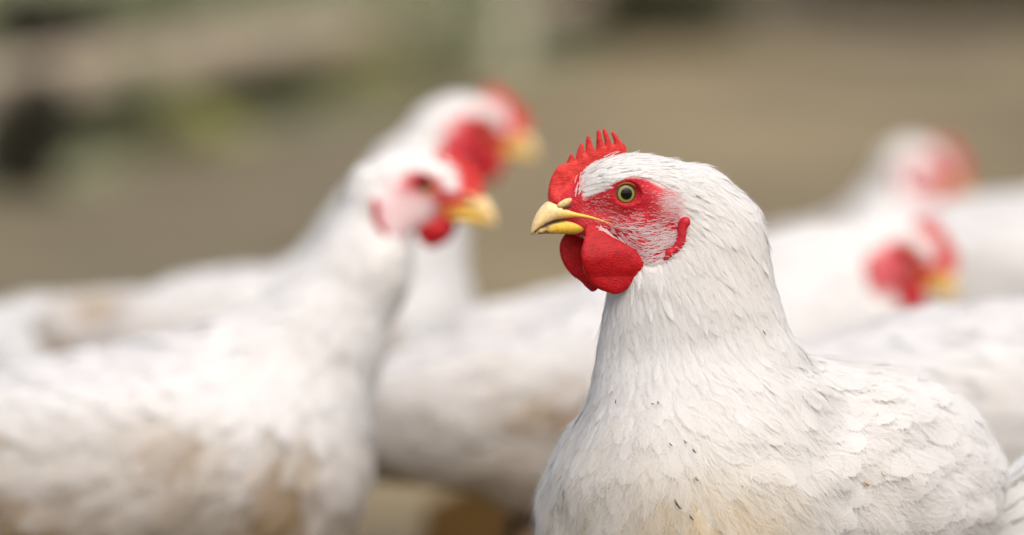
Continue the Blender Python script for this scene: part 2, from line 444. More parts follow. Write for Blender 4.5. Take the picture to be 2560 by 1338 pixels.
def beak(parent, place, detail):
    up = resample([(6, -14.5, -17.2, 10.5), (12.2, -12.2, -15.2, 10.4), (18, -10.2, -13.8, 9.5), (24.4, -8.8, -13.2, 8.6), (29.5, -6.6, -13.6, 7.8), (34.4, -4.6, -14.3, 7.0), (38, -4.0, -15.6, 6.0),
                   (41.6, -7.4, -17.4, 4.9), (44.2, -11.4, -19.0, 3.6), (46, -15.6, -20.8, 2.2), (46.6, -18.8, -21.6, 1.0), (46.5, -20.6, -21.9, 0.3)], 40)
    lw = resample([(6, -15, -19, 9.6), (12, -13.6, -20.4, 9.2), (18, -12.6, -21.4, 8.1), (25, -12.2, -21.4, 7.0), (32, -12.9, -21.0, 5.8), (38, -14.6, -20.9, 4.4), (42, -16.6, -21.0, 3.0), (44.9, -19.6, -21.2, 1.3)], 34)
    for nm, sec in (('upper_beak', up), ('lower_beak', lw)):
        v, f = loft(sec)
        x, y, z = v.T
        yel = R([0.80, 0.50, 0.05]); horn = R([0.84, 0.60, 0.28])
        k = np.clip((x - 24) / 12, 0, 1) if nm == 'upper_beak' else np.clip((x - 36) / 8, 0, 1)
        k = np.maximum(k, np.clip((z + 9) / 4, 0, 1) * (nm == 'upper_beak'))
        c = yel * (1 - k[:, None]) + horn * k[:, None]
        if nm == 'lower_beak': c = c * (0.82 + 0.18 * np.clip((z + 21) / 4, 0, 1))[:, None] * 1.08
        if detail:                                                 # dried mud along the bite and near the tip
            edge = np.exp(-((z - np.interp(x, up[:, 0], up[:, 2])) / 1.0) ** 2) * np.clip((x - 22) / 6, 0, 1)
            dm = np.clip(edge * (1.0 + 1.6 * noise3(v, 1.4, 5)), 0, 1)
            if nm == 'lower_beak': dm = np.maximum(dm, np.clip((x - 34) / 4, 0, 1) * np.clip(0.45 + 1.5 * noise3(v, 2.2, 9), 0, 1) * 0.9)
            c = c * (1 - dm[:, None]) + R([0.09, 0.055, 0.025]) * dm[:, None]
        mesh_obj(nm, place(v), f, M_BEAK, parent, cols=np.clip(c, 0, 1))
    # nostril flaps
    root = None
    for s in (-1, 1):
        V, F = uv_sphere(14, 10); a = math.radians(24)
        V = V * R([4.6, 1.2, 1.8]); V = np.stack([V[:, 0] * math.cos(a) + V[:, 2] * math.sin(a), V[:, 1], -V[:, 0] * math.sin(a) + V[:, 2] * math.cos(a)], 1)
        x, z = hz(315, 578, 6.5)
        mesh_obj('nostril_flap', place(V + R([x, s * 6.4, z])), F, M_CERE, parent)
        V, F = uv_sphere(10, 6); V = V * R([3.2, 0.9, 0.45]); V = np.stack([V[:, 0] * math.cos(a) + V[:, 2] * math.sin(a), V[:, 1], -V[:, 0] * math.sin(a) + V[:, 2] * math.cos(a)], 1)
        x, z = hz(332, 603, 6.5)
        mesh_obj('nostril', place(V + R([x, s * 7.3, z])), F, M_CHAFF, parent)

def uv_sphere(n, m):
    V = [(0, 0, 1)]; F = []
    for i in range(1, m):
        p = math.pi * i / m
        for k in range(n):
            t = 2 * math.pi * k / n; V.append((math.sin(p) * math.cos(t), math.sin(p) * math.sin(t), math.cos(p)))
    V.append((0, 0, -1)); e = len(V) - 1
    for k in range(n): F.append((0, 1 + k, 1 + (k + 1) % n))
    for i in range(m - 2):
        for k in range(n):
            a = 1 + i * n; F.append((a + k, a + n + k, a + n + (k + 1) % n, a + (k + 1) % n))
    a = 1 + (m - 2) * n
    for k in range(n): F.append((a + k, e, a + (k + 1) % n))
    return R(V), F

def eyes(parent, place, detail):
    for s in (-1, 1):
        V, F = uv_sphere(40, 24)                                  # axis along z -> turn to y
        rad = np.hypot(V[:, 0], V[:, 1]); front = V[:, 2] > 0
        q = np.stack([V[:, 0], s * V[:, 2] * 0.92, V[:, 1]], 1) * 9.6 + R([0.0, s * (14.9 - 8.85), -0.1])
        me = bpy.data.meshes.new('eye'); FF = F if s < 0 else [tuple(reversed(f)) for f in F]
        me.from_pydata([tuple(p) for p in place(q).tolist()], [], FF)
        me.polygons.foreach_set('use_smooth', [True] * len(me.polygons))
        uv = me.uv_layers.new(name='UVMap'); rr = np.where(front, rad * (1.0 if detail else 0.7), 0.95)
        li = np.empty(len(me.loops), dtype=np.int32); me.loops.foreach_get('vertex_index', li)
        u = np.zeros((len(li), 2), dtype=np.float32); u[:, 0] = rr[li]; uv.data.foreach_set('uv', u.ravel())
        me.materials.append(M_EYE); o = bpy.data.objects.new('eye', me); sc.collection.objects.link(o); o.parent = parent
        # eyelid: an oval rim
        V = []; F = []; n, k = 48, 10
        for i in range(n):
            t = 2 * math.pi * i / n; ct, st = math.cos(t), math.sin(t)
            cx, cz = 7.1 * ct, 6.0 * st + 0.5 * abs(ct) * 0; yy = 13.6 - 0.9 * ct * ct - 0.3 * st * st
            if st > 0: yy += 0.9 * st
            for j in range(k):
                p = 2 * math.pi * j / k; rr_ = 1.0 + 0.08 * math.sin(i * 9)
                V.append((cx + rr_ * math.cos(p) * ct, s * (yy + 1.1 * math.sin(p)), cz + rr_ * math.cos(p) * st))
        for i in range(n):
            for j in range(k):
                a, b_ = i * k + j, i * k + (j + 1) % k; c, d = ((i + 1) % n) * k + (j + 1) % k, ((i + 1) % n) * k + j
                F.append((a, b_, c, d))
        lid = mesh_obj('eyelid', place(R(V)), F, M_LID); lid.parent = o

def hang(sgn, y0, amp):
    def f(v):
        v = v.copy(); z = v[:, 2]; t = np.clip((-16 - z) / 26, 0, 1)
        v[:, 1] = v[:, 1] * (0.6 + 0.6 * t) + sgn * (y0 + amp * np.sin(t * 2.4)) + 0.5 * noise3(v, 0.25, 4)
        return v
    return f

def legs(parent, hips, m=M_LEG):
    for (x, y, z) in hips:
        V = []; F = []
        def tube(pts, rad, n=10):
            o = len(V); pts = [Vector(p) for p in pts]
            for i, p in enumerate(pts):
                d = (pts[min(i + 1, len(pts) - 1)] - pts[max(i - 1, 0)]).normalized(); a = d.orthogonal().normalized(); b_ = d.cross(a)
                for k in range(n):
                    t = 2 * math.pi * k / n; V.append(tuple(p + (a * math.cos(t) + b_ * math.sin(t)) * rad[i]))
            for i in range(len(pts) - 1):
                for k in range(n): F.append((o + i * n + k, o + i * n + (k + 1) % n, o + (i + 1) * n + (k + 1) % n, o + (i + 1) * n + k))
            F.append(tuple(range(o, o + n))[::-1]); F.append(tuple(range(o + (len(pts) - 1) * n, o + len(pts) * n)))
        tube([(x, y, z), (x - .012, y, z * 0.55), (x - .004, y, z * 0.3), (x, y, 0.014)], [.012, .009, .0075, .009])
        for a, l in ((0, .055), (-0.6, .045), (0.6, .045), (math.pi, .025)):
            ca, sa = math.cos(a), math.sin(a)
            tube([(x, y, .013), (x + ca * l * .5, y + sa * l * .5, .010), (x + ca * l * .9, y + sa * l * .9, .006), (x + ca * l * 1.1, y + sa * l * 1.1, .002)], [.008, .0055, .0045, .001], 8)
        mesh_obj('leg', R(V), F, m, parent)

# ------------------------------------------------------------------ hen builder
T_BIG = [template(26, 8, s, 0.86, 0.5) for s in (1, 2, 3)]
T_MID = [template(14, 6, s, 0.85, 0.7) for s in (4, 5)]
T_SML = [template(6, 4, s, 0.8, 0.9) for s in (6, 7)]

def build_hen(name, label, loc, rz, head_o, F, U, chain, ells, flow, sharp, hips, tail, size_fn, colour_fn, hs=1.0, seed=1, dens=1.0, grid=0.005, comb_fold=0.0, group=None, blend=0.04, sq=None, lump=0.0022, cheek=0.0, ws=1.0, cs=1.0, legmat=None):
    """head_o, F, U: head origin and forward/up axes in hen space; chain: neck (p, r) list; ells: body ellipsoids (c, r, M)"""
    r = np.random.default_rng(seed)
    root = empty(name, loc, rz); tag(root, label, 'chicken', group)
    F = R(F, ) / np.linalg.norm(F); U = R(U) - F * (R(U) @ F); U = U / np.linalg.norm(U); Lf = np.cross(U, F)
    B = np.stack([F, Lf, U]); k = 0.001 * hs
    place = lambda v: (np.asarray(v) * k) @ B + head_o
    tohead = lambda P: ((P - head_o) @ B.T) / k
    def body(P):
        d = None
        for c, rad, M in ells:
            e = ell(P, c, rad, M); d = e if d is None else smin(d, e, 0.045 if sharp else 0.028)
        n = None; P0 = P
        if sq: P0 = P.copy(); P0[:, 1] = sq[1] + (P[:, 1] - sq[1]) * (1 + (sq[0] - 1) * np.clip((P[:, 2] - 0.235) / 0.04, 0, 1))
        for (a, ra), (b_, rb) in zip(chain[:-1], chain[1:]):
            e = cone(P0, a, b_, ra, rb); n = e if n is None else smin(n, e, 0.012)
        return smin(d, n, blend) + (lump if sharp else 0.0014) * noise3(P, 150, 77) * np.clip(np.linalg.norm(P - head_o, axis=1) / 0.08 - 0.6, 0, 1)
    def sdf(P):
        P = np.asarray(P, dtype=np.float64); d = body(P); Q = tohead(P)
        near = (np.abs(Q) < 75).all(1)
        if near.any():
            h = head_sdf(Q[near]) * k; h = smin(d[near], h, 0.006)
            for s_ in (-1, 1): h = np.maximum(h, -ell(Q[near], (0, s_ * 17.5, 0), (7.6, 5.8, 6.5)) * k)
            d[near] = h
        return d
    pts = [c for c, _, _ in ells] + [c for c, _ in chain] + [head_o]; rr = [max(q) for _, q, _ in ells] + [q for _, q in chain] + [0.06]
    lo = np.min([R(p) - q for p, q in zip(pts, rr)], 0) - 0.012; hi = np.max([R(p) + q for p, q in zip(pts, rr)], 0) + 0.012
    v, q = surface_nets(sdf, lo, hi, grid)
    if sharp:                                                     # refine the head
        import bmesh
        bm = bmesh.new(); vs = [bm.verts.new(p) for p in v.tolist()]
        for f in q.tolist(): bm.faces.new([vs[i] for i in f])
        for lvl in range(2):
            es = []
            for e in bm.edges:
                c = tohead(R([(e.verts[0].co + e.verts[1].co) / 2]))[0]
                if -34 < c[0] < 45 and abs(c[1]) < 22 and -42 < c[2] < 20: es.append(e)
            bmesh.ops.subdivide_edges(bm, edges=es, cuts=1, use_grid_fill=True)
        bmesh.ops.triangulate(bm, faces=[f for f in bm.faces if len(f.verts) > 4])
        bm.verts.index_update(); vv = R([tuple(x.co) for x in bm.verts]); vv = project(sdf, vv)
        ff = [[x.index for x in f.verts] for f in bm.faces]; bm.free()
    else: vv, ff = v, q
    Q = tohead(vv)
    fm = poly_sd(Q[:, [0, 2]], FACE)
    red = np.maximum(np.clip(0.5 - fm / 2.5, 0, 1), np.clip((Q[:, 0] - 20) / 2, 0, 1)) * (np.abs(Q).max(1) < 60)
    ear = np.exp(-(((Q[:, 0] + 22) / 5) ** 2 + ((Q[:, 2] + 4) / 5) ** 2))
    white = R([0.80, 0.77, 0.72]); pk = R([0.46, 0.012, 0.020])
    tone = noise3(Q, 0.35, 2)[:, None]
    skin = pk * (1 + 0.22 * tone) + R([0.08, 0.05, 0.05]) * np.clip(tone, 0, 1)
    skin = skin * (1 - 0.6 * ear[:, None]) + R([0.80, 0.55, 0.52]) * 0.6 * ear[:, None]
    if cheek:
        ck = cheek * np.clip(np.maximum((-2 - Q[:, 2]) / 7, (-9 - Q[:, 0]) / 8), 0, 1)[:, None] * np.clip((11 - Q[:, 0]) / 6, 0, 1)[:, None]
        skin = skin * (1 - ck) + R([0.70, 0.56, 0.54]) * ck
    bc = white * (1 - red[:, None]) + skin * red[:, None]
    sk = np.asarray(vv, dtype=np.float64); sk = sk - grad(sdf, sk) * ((0.0013 if sharp else 0.0035) * (1 - red))[:, None]
    mesh_obj('body', sk, ff, M_SKIN, root, cols=np.clip(bc, 0, 1))
    # --- plumage
    n0 = int((26000 if sharp else 5000) * dens)
    P = sample(v, q, n0 * 4, r); P = P[P[:, 2] > 0.06]; Q = tohead(P)
    inface = (poly_sd(Q[:, [0, 2]], FACE) < 0.8) & (np.abs(Q).max(1) < 60)
    mouth = ((Q[:, 0] > 22.5) | ((Q[:, 0] > 8) & (Q[:, 2] < -16))) & (np.abs(Q).max(1) < 60)
    P = P[~(inface | mouth)]
    Ls, Ws, lf, sp = size_fn(P, tohead(P))
    keep = thin(P, sp); P, Ls, Ws, lf = P[keep], Ls[keep], Ws[keep], lf[keep]
    def direction(P):
        fp = R([f[0] for f in flow]); fd = R([f[1] for f in flow], ); fd = fd / np.linalg.norm(fd, axis=1)[:, None]
        w_ = 1 / (((P[:, None] - fp[None]) ** 2).sum(2) + 2e-4) ** 1.5
        d = (w_[..., None] * fd[None]).sum(1); return d / np.linalg.norm(d, axis=1)[:, None]
    D = direction(P); D = D + r.normal(0, 0.13, D.shape) * np.clip(np.linalg.norm(P - head_o, axis=1) / 0.05, 0.25, 1)[:, None]
    Ls = Ls * r.uniform(0.75, 1.3, len(Ls)); Ws = Ws * r.uniform(0.72, 1.22, len(Ws)); lf = lf * r.uniform(0.5, 1.7, len(lf)) * np.where(r.random(len(lf)) < 0.09, np.clip(3.4 - Ws * 260, 1.5, 3.0), 1.0)
    C = colour_fn(P, r); parts = []
    cls = np.where(Ws > 0.0085, 0, np.where(Ws > 0.0033, 1, 2))
    tp = (T_BIG, T_MID, T_SML) if sharp else (T_MID, T_SML, T_SML)
    for c in (0, 1, 2):
        ids = np.where(cls == c)[0]; ts = tp[c]
        for j, t in enumerate(ts):
            s_ = ids[j::len(ts)]
            if len(s_): parts.append(map_feathers(sdf, P[s_], D[s_], Ls[s_], Ws[s_], lf[s_], C[s_], t, K=8 if sharp else 5))
    # loose fibres that soften the outline
    n1 = int((36000 if sharp else 2500) * dens); P1 = sample(v, q, n1, r); P1 = P1[P1[:, 2] > 0.06]; Q1 = tohead(P1)
    P1 = P1[~((poly_sd(Q1[:, [0, 2]], FACE) < 1.0) & (np.abs(Q1).max(1) < 60)) & ~(((Q1[:, 0] > 22.5) | ((Q1[:, 0] > 8) & (Q1[:, 2] < -16))) & (np.abs(Q1).max(1) < 60))]
    L1, W1, lf1, _ = size_fn(P1, tohead(P1)); D1 = direction(P1) + r.normal(0, 0.35, P1.shape)
    g1 = grad(sdf, P1)
    parts.append(strands(sdf, P1 + g1 * (lf1 * 0.8)[:, None], D1, L1 * r.uniform(0.35, 0.8, len(P1)), np.full(len(P1), 0.00022), r.uniform(0.0, 0.14, len(P1)), colour_fn(P1, r)))
    # --- face feathers
    n2 = 60000 if sharp else 1500
    rv = R([x for x in vv]) if not sharp else vv
    P2 = sample(v, q, n2 * 6, r); Q2 = tohead(P2); m2 = (poly_sd(Q2[:, [0, 2]], FACE) < 1.5) & (np.abs(Q2).max(1) < 60) & (Q2[:, 0] < 22)
    P2, Q2 = P2[m2][: (5600 if sharp else 240)], Q2[m2][: (5600 if sharp else 240)]
    er = np.hypot((Q2[:, 0]) / 8.6, Q2[:, 2] / 7.5)
    e2 = np.exp(-(((Q2[:, 0] + 22) / 6) ** 2 + ((Q2[:, 2] + 4) / 6) ** 2))
    low = np.clip((-6 - Q2[:, 2]) / 16, 0, 1) * np.clip((16 - Q2[:, 0]) / 8, 0, 1)
    back = np.exp(-(((Q2[:, 0] + 12) / 9) ** 2 + ((Q2[:, 2] - 1) / 6.5) ** 2))
    band = np.exp(-(((Q2[:, 0] - 14) / 9) ** 2 + ((Q2[:, 2] + 6) / 5) ** 2))
    pr = (0.17 + 0.46 * low + 2.2 * e2 + 0.35 * band) * (1 - 0.55 * back) * (er > 1.0)
    kp = r.random(len(P2)) < pr * (0.85 + 0.5 * noise3(Q2, 0.5, 8)); P2, Q2, e2, low = P2[kp], Q2[kp], e2[kp], low[kp]
    D2h = np.stack([-np.ones(len(Q2)), 0 * e2, -0.10 - 0.75 * low * np.clip((6 + Q2[:, 0]) / 26, -0.2, 1)], 1)
    D2h[:, 2] += 0.45 * np.clip(Q2[:, 2] / 8, 0, 1); D2h += r.normal(0, 0.17, D2h.shape)
    D2 = D2h @ B; g2 = grad(sdf, P2); P2 = project(sdf, P2, 0.0)
    L2 = (1.6 + 4.8 * low + 2.6 * e2) * 0.001 * hs * r.uniform(0.7, 1.3, len(P2)); W2 = (0.34 + 0.34 * low + 0.25 * e2) * 0.001 * hs
    c2 = R([0.88, 0.62, 0.60]) * r.uniform(0.85, 1.05, (len(P2), 1)) + R([0, 0.17, 0.17]) * np.maximum(low, e2)[:, None]
    V, Fq, Cc = strands(sdf, P2, D2, L2, W2, r.uniform(0.05, 0.35, len(P2)), np.clip(c2, 0, 0.9))
    if sharp: mesh_obj('face_feathers', V, Fq, M_FEATHER, root, smooth=False, cols=Cc)
    else: parts.append((V, Fq, Cc))
    V, Fq, Cc = merge(parts); mesh_obj('plumage', V, Fq, M_FEATHER, root, smooth=True, cols=Cc)
    # --- flesh and horn
    h = 0.45 if sharp else 1.2
    def cb(vv_):
        vv_ = vv_.copy(); t = np.clip((vv_[:, 2] - 2) / 30, 0, 1)
        vv_[:, 1] = vv_[:, 1] * (1.25 - 0.55 * t) + 1.4 * np.sin(vv_[:, 0] * 0.21) * t + comb_fold * t * t * 14
        fl = np.clip((4 - vv_[:, 2]) / 9, 0, 1) * np.clip((vv_[:, 0] - 10) / 8, 0, 1); vv_[:, 1] *= 1 + 1.5 * fl
        if comb_fold: vv_[:, 2] = np.where(vv_[:, 2] > 18, 18 + (vv_[:, 2] - 18) * (1 - 0.55 * abs(comb_fold)), vv_[:, 2])
        return scaled(vv_, (24, 0), cs)
    inflate(COMB, 1.8, 3.2, h, 'comb', M_COMB, root, place, cb)
    inflate(NEAR_W, 1.7, 4.5, h, 'wattle', M_WATTLE, root, place, lambda q_: scaled(hang(1, 11.0, 7.0)(q_), (12, -19), ws))
    if sharp: inflate(FAR_W, 1.6, 4.5, h, 'wattle', M_WATTLE, root, place, hang(-1, 6.5, 1.5))
    else: inflate(NEAR_W, 1.7, 4.5, h, 'wattle', M_WATTLE, root, place, lambda q_: scaled(hang(-1, 11.0, 7.0)(q_), (12, -19), ws))
    for s in (1, -1):
        def lb(vv_, s=s):
            vv_ = vv_.copy(); y = np.full(len(vv_), 40.0)
            for _ in range(40):
                P_ = place(np.stack([vv_[:, 0], s * y, vv_[:, 2]], 1)); y = y - np.clip(sdf(P_) / k * 0.8, -0.5, 3)
            y = y * 0.5 + y.mean() * 0.5
            vv_[:, 1] = s * (vv_[:, 1] + y + 0.5); return vv_
        inflate(scaled3(LOBE), 1.9, 2.6, h, 'earlobe', M_LOBE, root, place, lb)
    beak(root, place, sharp); eyes(root, place, sharp); legs(root, hips, legmat or M_LEG)
    if tail:
        tb, td, tn, tl = tail; V = []; tv, tf = T_BIG[0]; parts = []
        td = R(td) / np.linalg.norm(td); side = np.cross(td, R([0, 0, 1])); side /= np.linalg.norm(side); up = np.cross(side, td)
        for i in range(tn):
            a = (i / (tn - 1) - 0.5) * 2; d = td + side * a * 0.32 + up * (0.12 - 0.25 * a * a); d /= np.linalg.norm(d)
            p = R(tb) + side * a * 0.022 - up * abs(a) * 0.012; sd = side * math.cos(a) - up * math.sin(a); nn = np.cross(d, sd)
            W_ = 0.028; t, u, hh = tv.T
            X = p + d * (t * tl)[:, None] + sd * (u * W_ * 0.5)[:, None] + nn * (hh * 0.0008 - 0.004 * u * u - 0.02 * t * t + 0.0012 * (i % 3))[:, None]
            parts.append((X, tf, np.tile(R([0.86, 0.85, 0.83]), (len(X), 1))))
        V, Fq, Cc = merge(parts); mesh_obj('tail_feathers', V, Fq, M_FEATHER, root, smooth=False, cols=Cc)
    return root, sdf, place

def hen_colour(dirt, seed, stain=(0.52, 0.37, 0.19)):
    def f(P, r):
        base = np.tile(R([0.92, 0.90, 0.875]), (len(P), 1)) * r.uniform(0.965, 1.0, (len(P), 1))
        d = dirt(P, noise3(P, 60, seed), noise3(P, 130, seed + 1)); d = np.clip(d * r.uniform(0.6, 1.3, len(P)), 0, 1)[:, None]
        return base * (1 - d) + R(stain) * d
    return f

# ------------------------------------------------------------------ the sharp hen in front
yawF = R([-math.cos(YAW), -math.sin(YAW), 0]); L0 = np.cross(R([0, 0, 1]), yawF)
HEAD = pix(1565, 484, FD) - L0 * 0.0135
BASE = R([pix(1950, 1200, FD + 0.07)[0], pix(1950, 1200, FD + 0.07)[1], 0])
def mp(px, py, dy): return pix(px, py, FD + dy) - BASE
def axes(ax, up=(0, 0, 1)):
    a = R(ax) / np.linalg.norm(ax); s_ = np.cross(R(up), a); s_ /= np.linalg.norm(s_); return np.stack([a, s_, np.cross(a, s_)], 1)
chain = [(mp(1672, 500, .0135), .0160), (mp(1712, 520, .014), .0215), (mp(1764, 600, .018), .0280), (mp(1728, 720, .022), .0390), (mp(1738, 860, .026), .0465), (mp(1752, 1000, .028), .0510), (mp(1750, 1180, .03), .057)]
BAX = R([0.80, 0.62, -0.08])
ells = [(mp(1745, 1300, .030), (.070, .072, .080), None), (mp(1495, 1325, .085), (.025, .050, .048), None),
        (mp(2040, 1235, .110), (.100, .070, .066), axes(BAX)),
        (mp(2140, 1205, .070), (.078, .040, .056), axes((0.9, 0.42, -0.12))),
        (mp(1790, 1300, .120), (.080, .060, .060), axes((0.75, 0.65, 0)))]
flow = [(mp(1500, 470, 0), (1, 0, .25)), (mp(1560, 400, 0), (1, 0, .12)), (mp(1650, 400, 0), (1, .1, -.1)), (mp(1700, 480, 0), (.8, 0, -.5)), (mp(1620, 680, 0), (.25, 0, -1)),
        (mp(1540, 760, 0), (-.05, 0, -1)), (mp(1820, 480, 0), (.7, 0, -.8)), (mp(1900, 620, 0), (.35, 0, -1)), (mp(1760, 640, 0), (.5, 0, -1)), (mp(1700, 800, -.02), (.3, 0, -1)),
        (mp(1930, 800, 0), (.3, 0, -1)), (mp(1600, 950, -.03), (-.05, 0, -1)), (mp(1850, 950, -.02), (.6, 0, -1)), (mp(1500, 1150, -.02), (-.25, 0, -1)), (mp(1650, 1250, -.05), (.0, 0, -1)),
        (mp(1850, 1150, -.02), (.9, .1, -.55)), (mp(2050, 1050, .02), (1, .35, -.3)), (mp(2250, 1100, .05), (1, .4, -.45)), (mp(2100, 880, .1), (1, .7, -.15)), (mp(2400, 1050, .12), (.8, .5, -.7)),
        (mp(2300, 1300, .05), (1, .3, -.25)), (mp(1950, 1330, 0), (.8, .2, -.6)), (mp(1450, 1330, .0), (-.1, 0, -1)), (mp(1800, 600, .05), (.4, .2, -1)), (mp(1900, 1200, .2), (.8, .6, -.3))]
def size_main(P, Q):
    hd = np.clip((-Q[:, 2]) / 45, 0, 1) * 0.5 + np.clip((-Q[:, 0] - 5) / 70, 0, 1) * 0.35     # 0 at the face .. 1 away
    dist = np.linalg.norm(Q, axis=1); t = np.clip((dist - 18) / 95, 0, 1); t2 = np.clip((dist - 95) / 60, 0, 1)
    L = 0.0075 + 0.016 * t + 0.008 * t2; W = 0.0017 + 0.0080 * t ** 1.3 + 0.0072 * t2
    wing = np.clip((P[:, 0] - (-.01)) / .05, 0, 1)
    W = W + 0.0030 * wing * t2; L = L - 0.003 * wing; lift = 0.0005 + 0.0003 * t + 0.0004 * t2 + 0.0011 * wing; sp = 0.0010 + 0.0022 * t + 0.0034 * t2 + 0.0010 * wing
    return L, W, lift, sp
c_cream = mp(1600, 1290, -.04)
def dirt_main(P, a, b_):
    k = np.exp(-(((P - c_cream) / R([.075, .1, .045])) ** 2).sum(1)) * (0.26 + 0.70 * np.clip(a + 0.1, 0, 1))
    k2 = 0.10 * np.clip(a - 0.15, 0, 1) + 0.20 * np.clip(b_ - 0.45, 0, 1) * (P[:, 2] < 0.27)
    return k + k2 + 0.02
main, sdf_main, place_main = build_hen('hen', 'white hen in sharp focus with serrated red comb, facing left in front of the flock', tuple(BASE), 0,
    HEAD - BASE, yawF, (0, 0, 1), chain, ells, flow, True, [(-.02, -.01, .12), (.02, .06, .12)], (mp(2330, 1330, .13), (1, .28, .42), 9, .15), size_main, hen_colour(dirt_main, 11, (0.80, 0.67, 0.44)), seed=3, grid=0.0025, blend=0.024, sq=(1.4, float(mp(1728, 720, .018)[1])))

# long forehead feathers standing against the comb
r = np.random.default_rng(5); nf = 520
t = r.random(nf); y = r.choice([-1, 1], nf) * r.uniform(2.2, 8, nf)
bx = np.interp(t, [0, .5, 1], [24, 17, 8]); bz = np.interp(t, [0, .5, 1], [-1, 7, 15])
V = []; F = []
for i in range(nf):
    p = R([bx[i] + r.normal(0, 1.2), y[i], bz[i] + r.normal(0, 1.5)]); L_ = r.uniform(4, 9) * (1.7 if r.random() < 0.10 else 1)
    d = R([-0.15 - 0.9 * t[i] + r.normal(0, .18), np.sign(y[i]) * -0.05 + r.normal(0, .12), 1 - 0.5 * t[i]]); d /= np.linalg.norm(d); o = len(V)
    for k in range(6):
        q = k / 5; pt = p + d * L_ * q + R([-0.5, 0, -0.25]) * q * q * L_ * 0.45; wv = 0.30 * (1 - 0.75 * q)
        V += [pt + R([wv, 0.0, 0.1]), pt - R([wv, 0.0, 0.1])]
        if k: F.append((o + 2 * k - 2, o + 2 * k - 1, o + 2 * k + 1, o + 2 * k))
V = R(V); mesh_obj('forehead_feathers', place_main(V), R(F), M_FEATHER, main, smooth=False, cols=np.tile(R([0.88, 0.80, 0.77]), (len(V), 1)))

# whiskers of the jaw that hang over the top of the wattle
V = []; F = []; nf = 230
for i in range(nf):
    t = r.random(); x, z = hz(np.interp(t, [0, .3, 1], [525, 600, 850]), np.interp(t, [0, .3, 1], [745, 800, 945]), 13)
    sg = 1 if i % 2 else -1; p = R([x + r.normal(0, 0.7), sg * r.uniform(11.2, 13.4), z + abs(r.normal(0, 1.2))]); L_ = r.uniform(3.0, 6.0) * (1 + 0.3 * t)
    d = R([-0.75 + r.normal(0, .15), sg * 0.12 + r.normal(0, .08), -0.75 + r.normal(0, .15)]); d /= np.linalg.norm(d); o = len(V)
    for k in range(5):
        q = k / 4; pt = p + d * L_ * q + R([-0.1, 0, -0.1]) * q * q * L_; wv = 0.20 * (1 - 0.7 * q)
        V += [pt + R([wv, 0, -wv]), pt - R([wv, 0, -wv])]
        if k: F.append((o + 2 * k - 2, o + 2 * k - 1, o + 2 * k + 1, o + 2 * k))
V = R(V); mesh_obj('jaw_feathers', place_main(V), R(F), M_FEATHER, main, smooth=False, cols=np.tile(R([0.90, 0.80, 0.78]), (len(V), 1)))

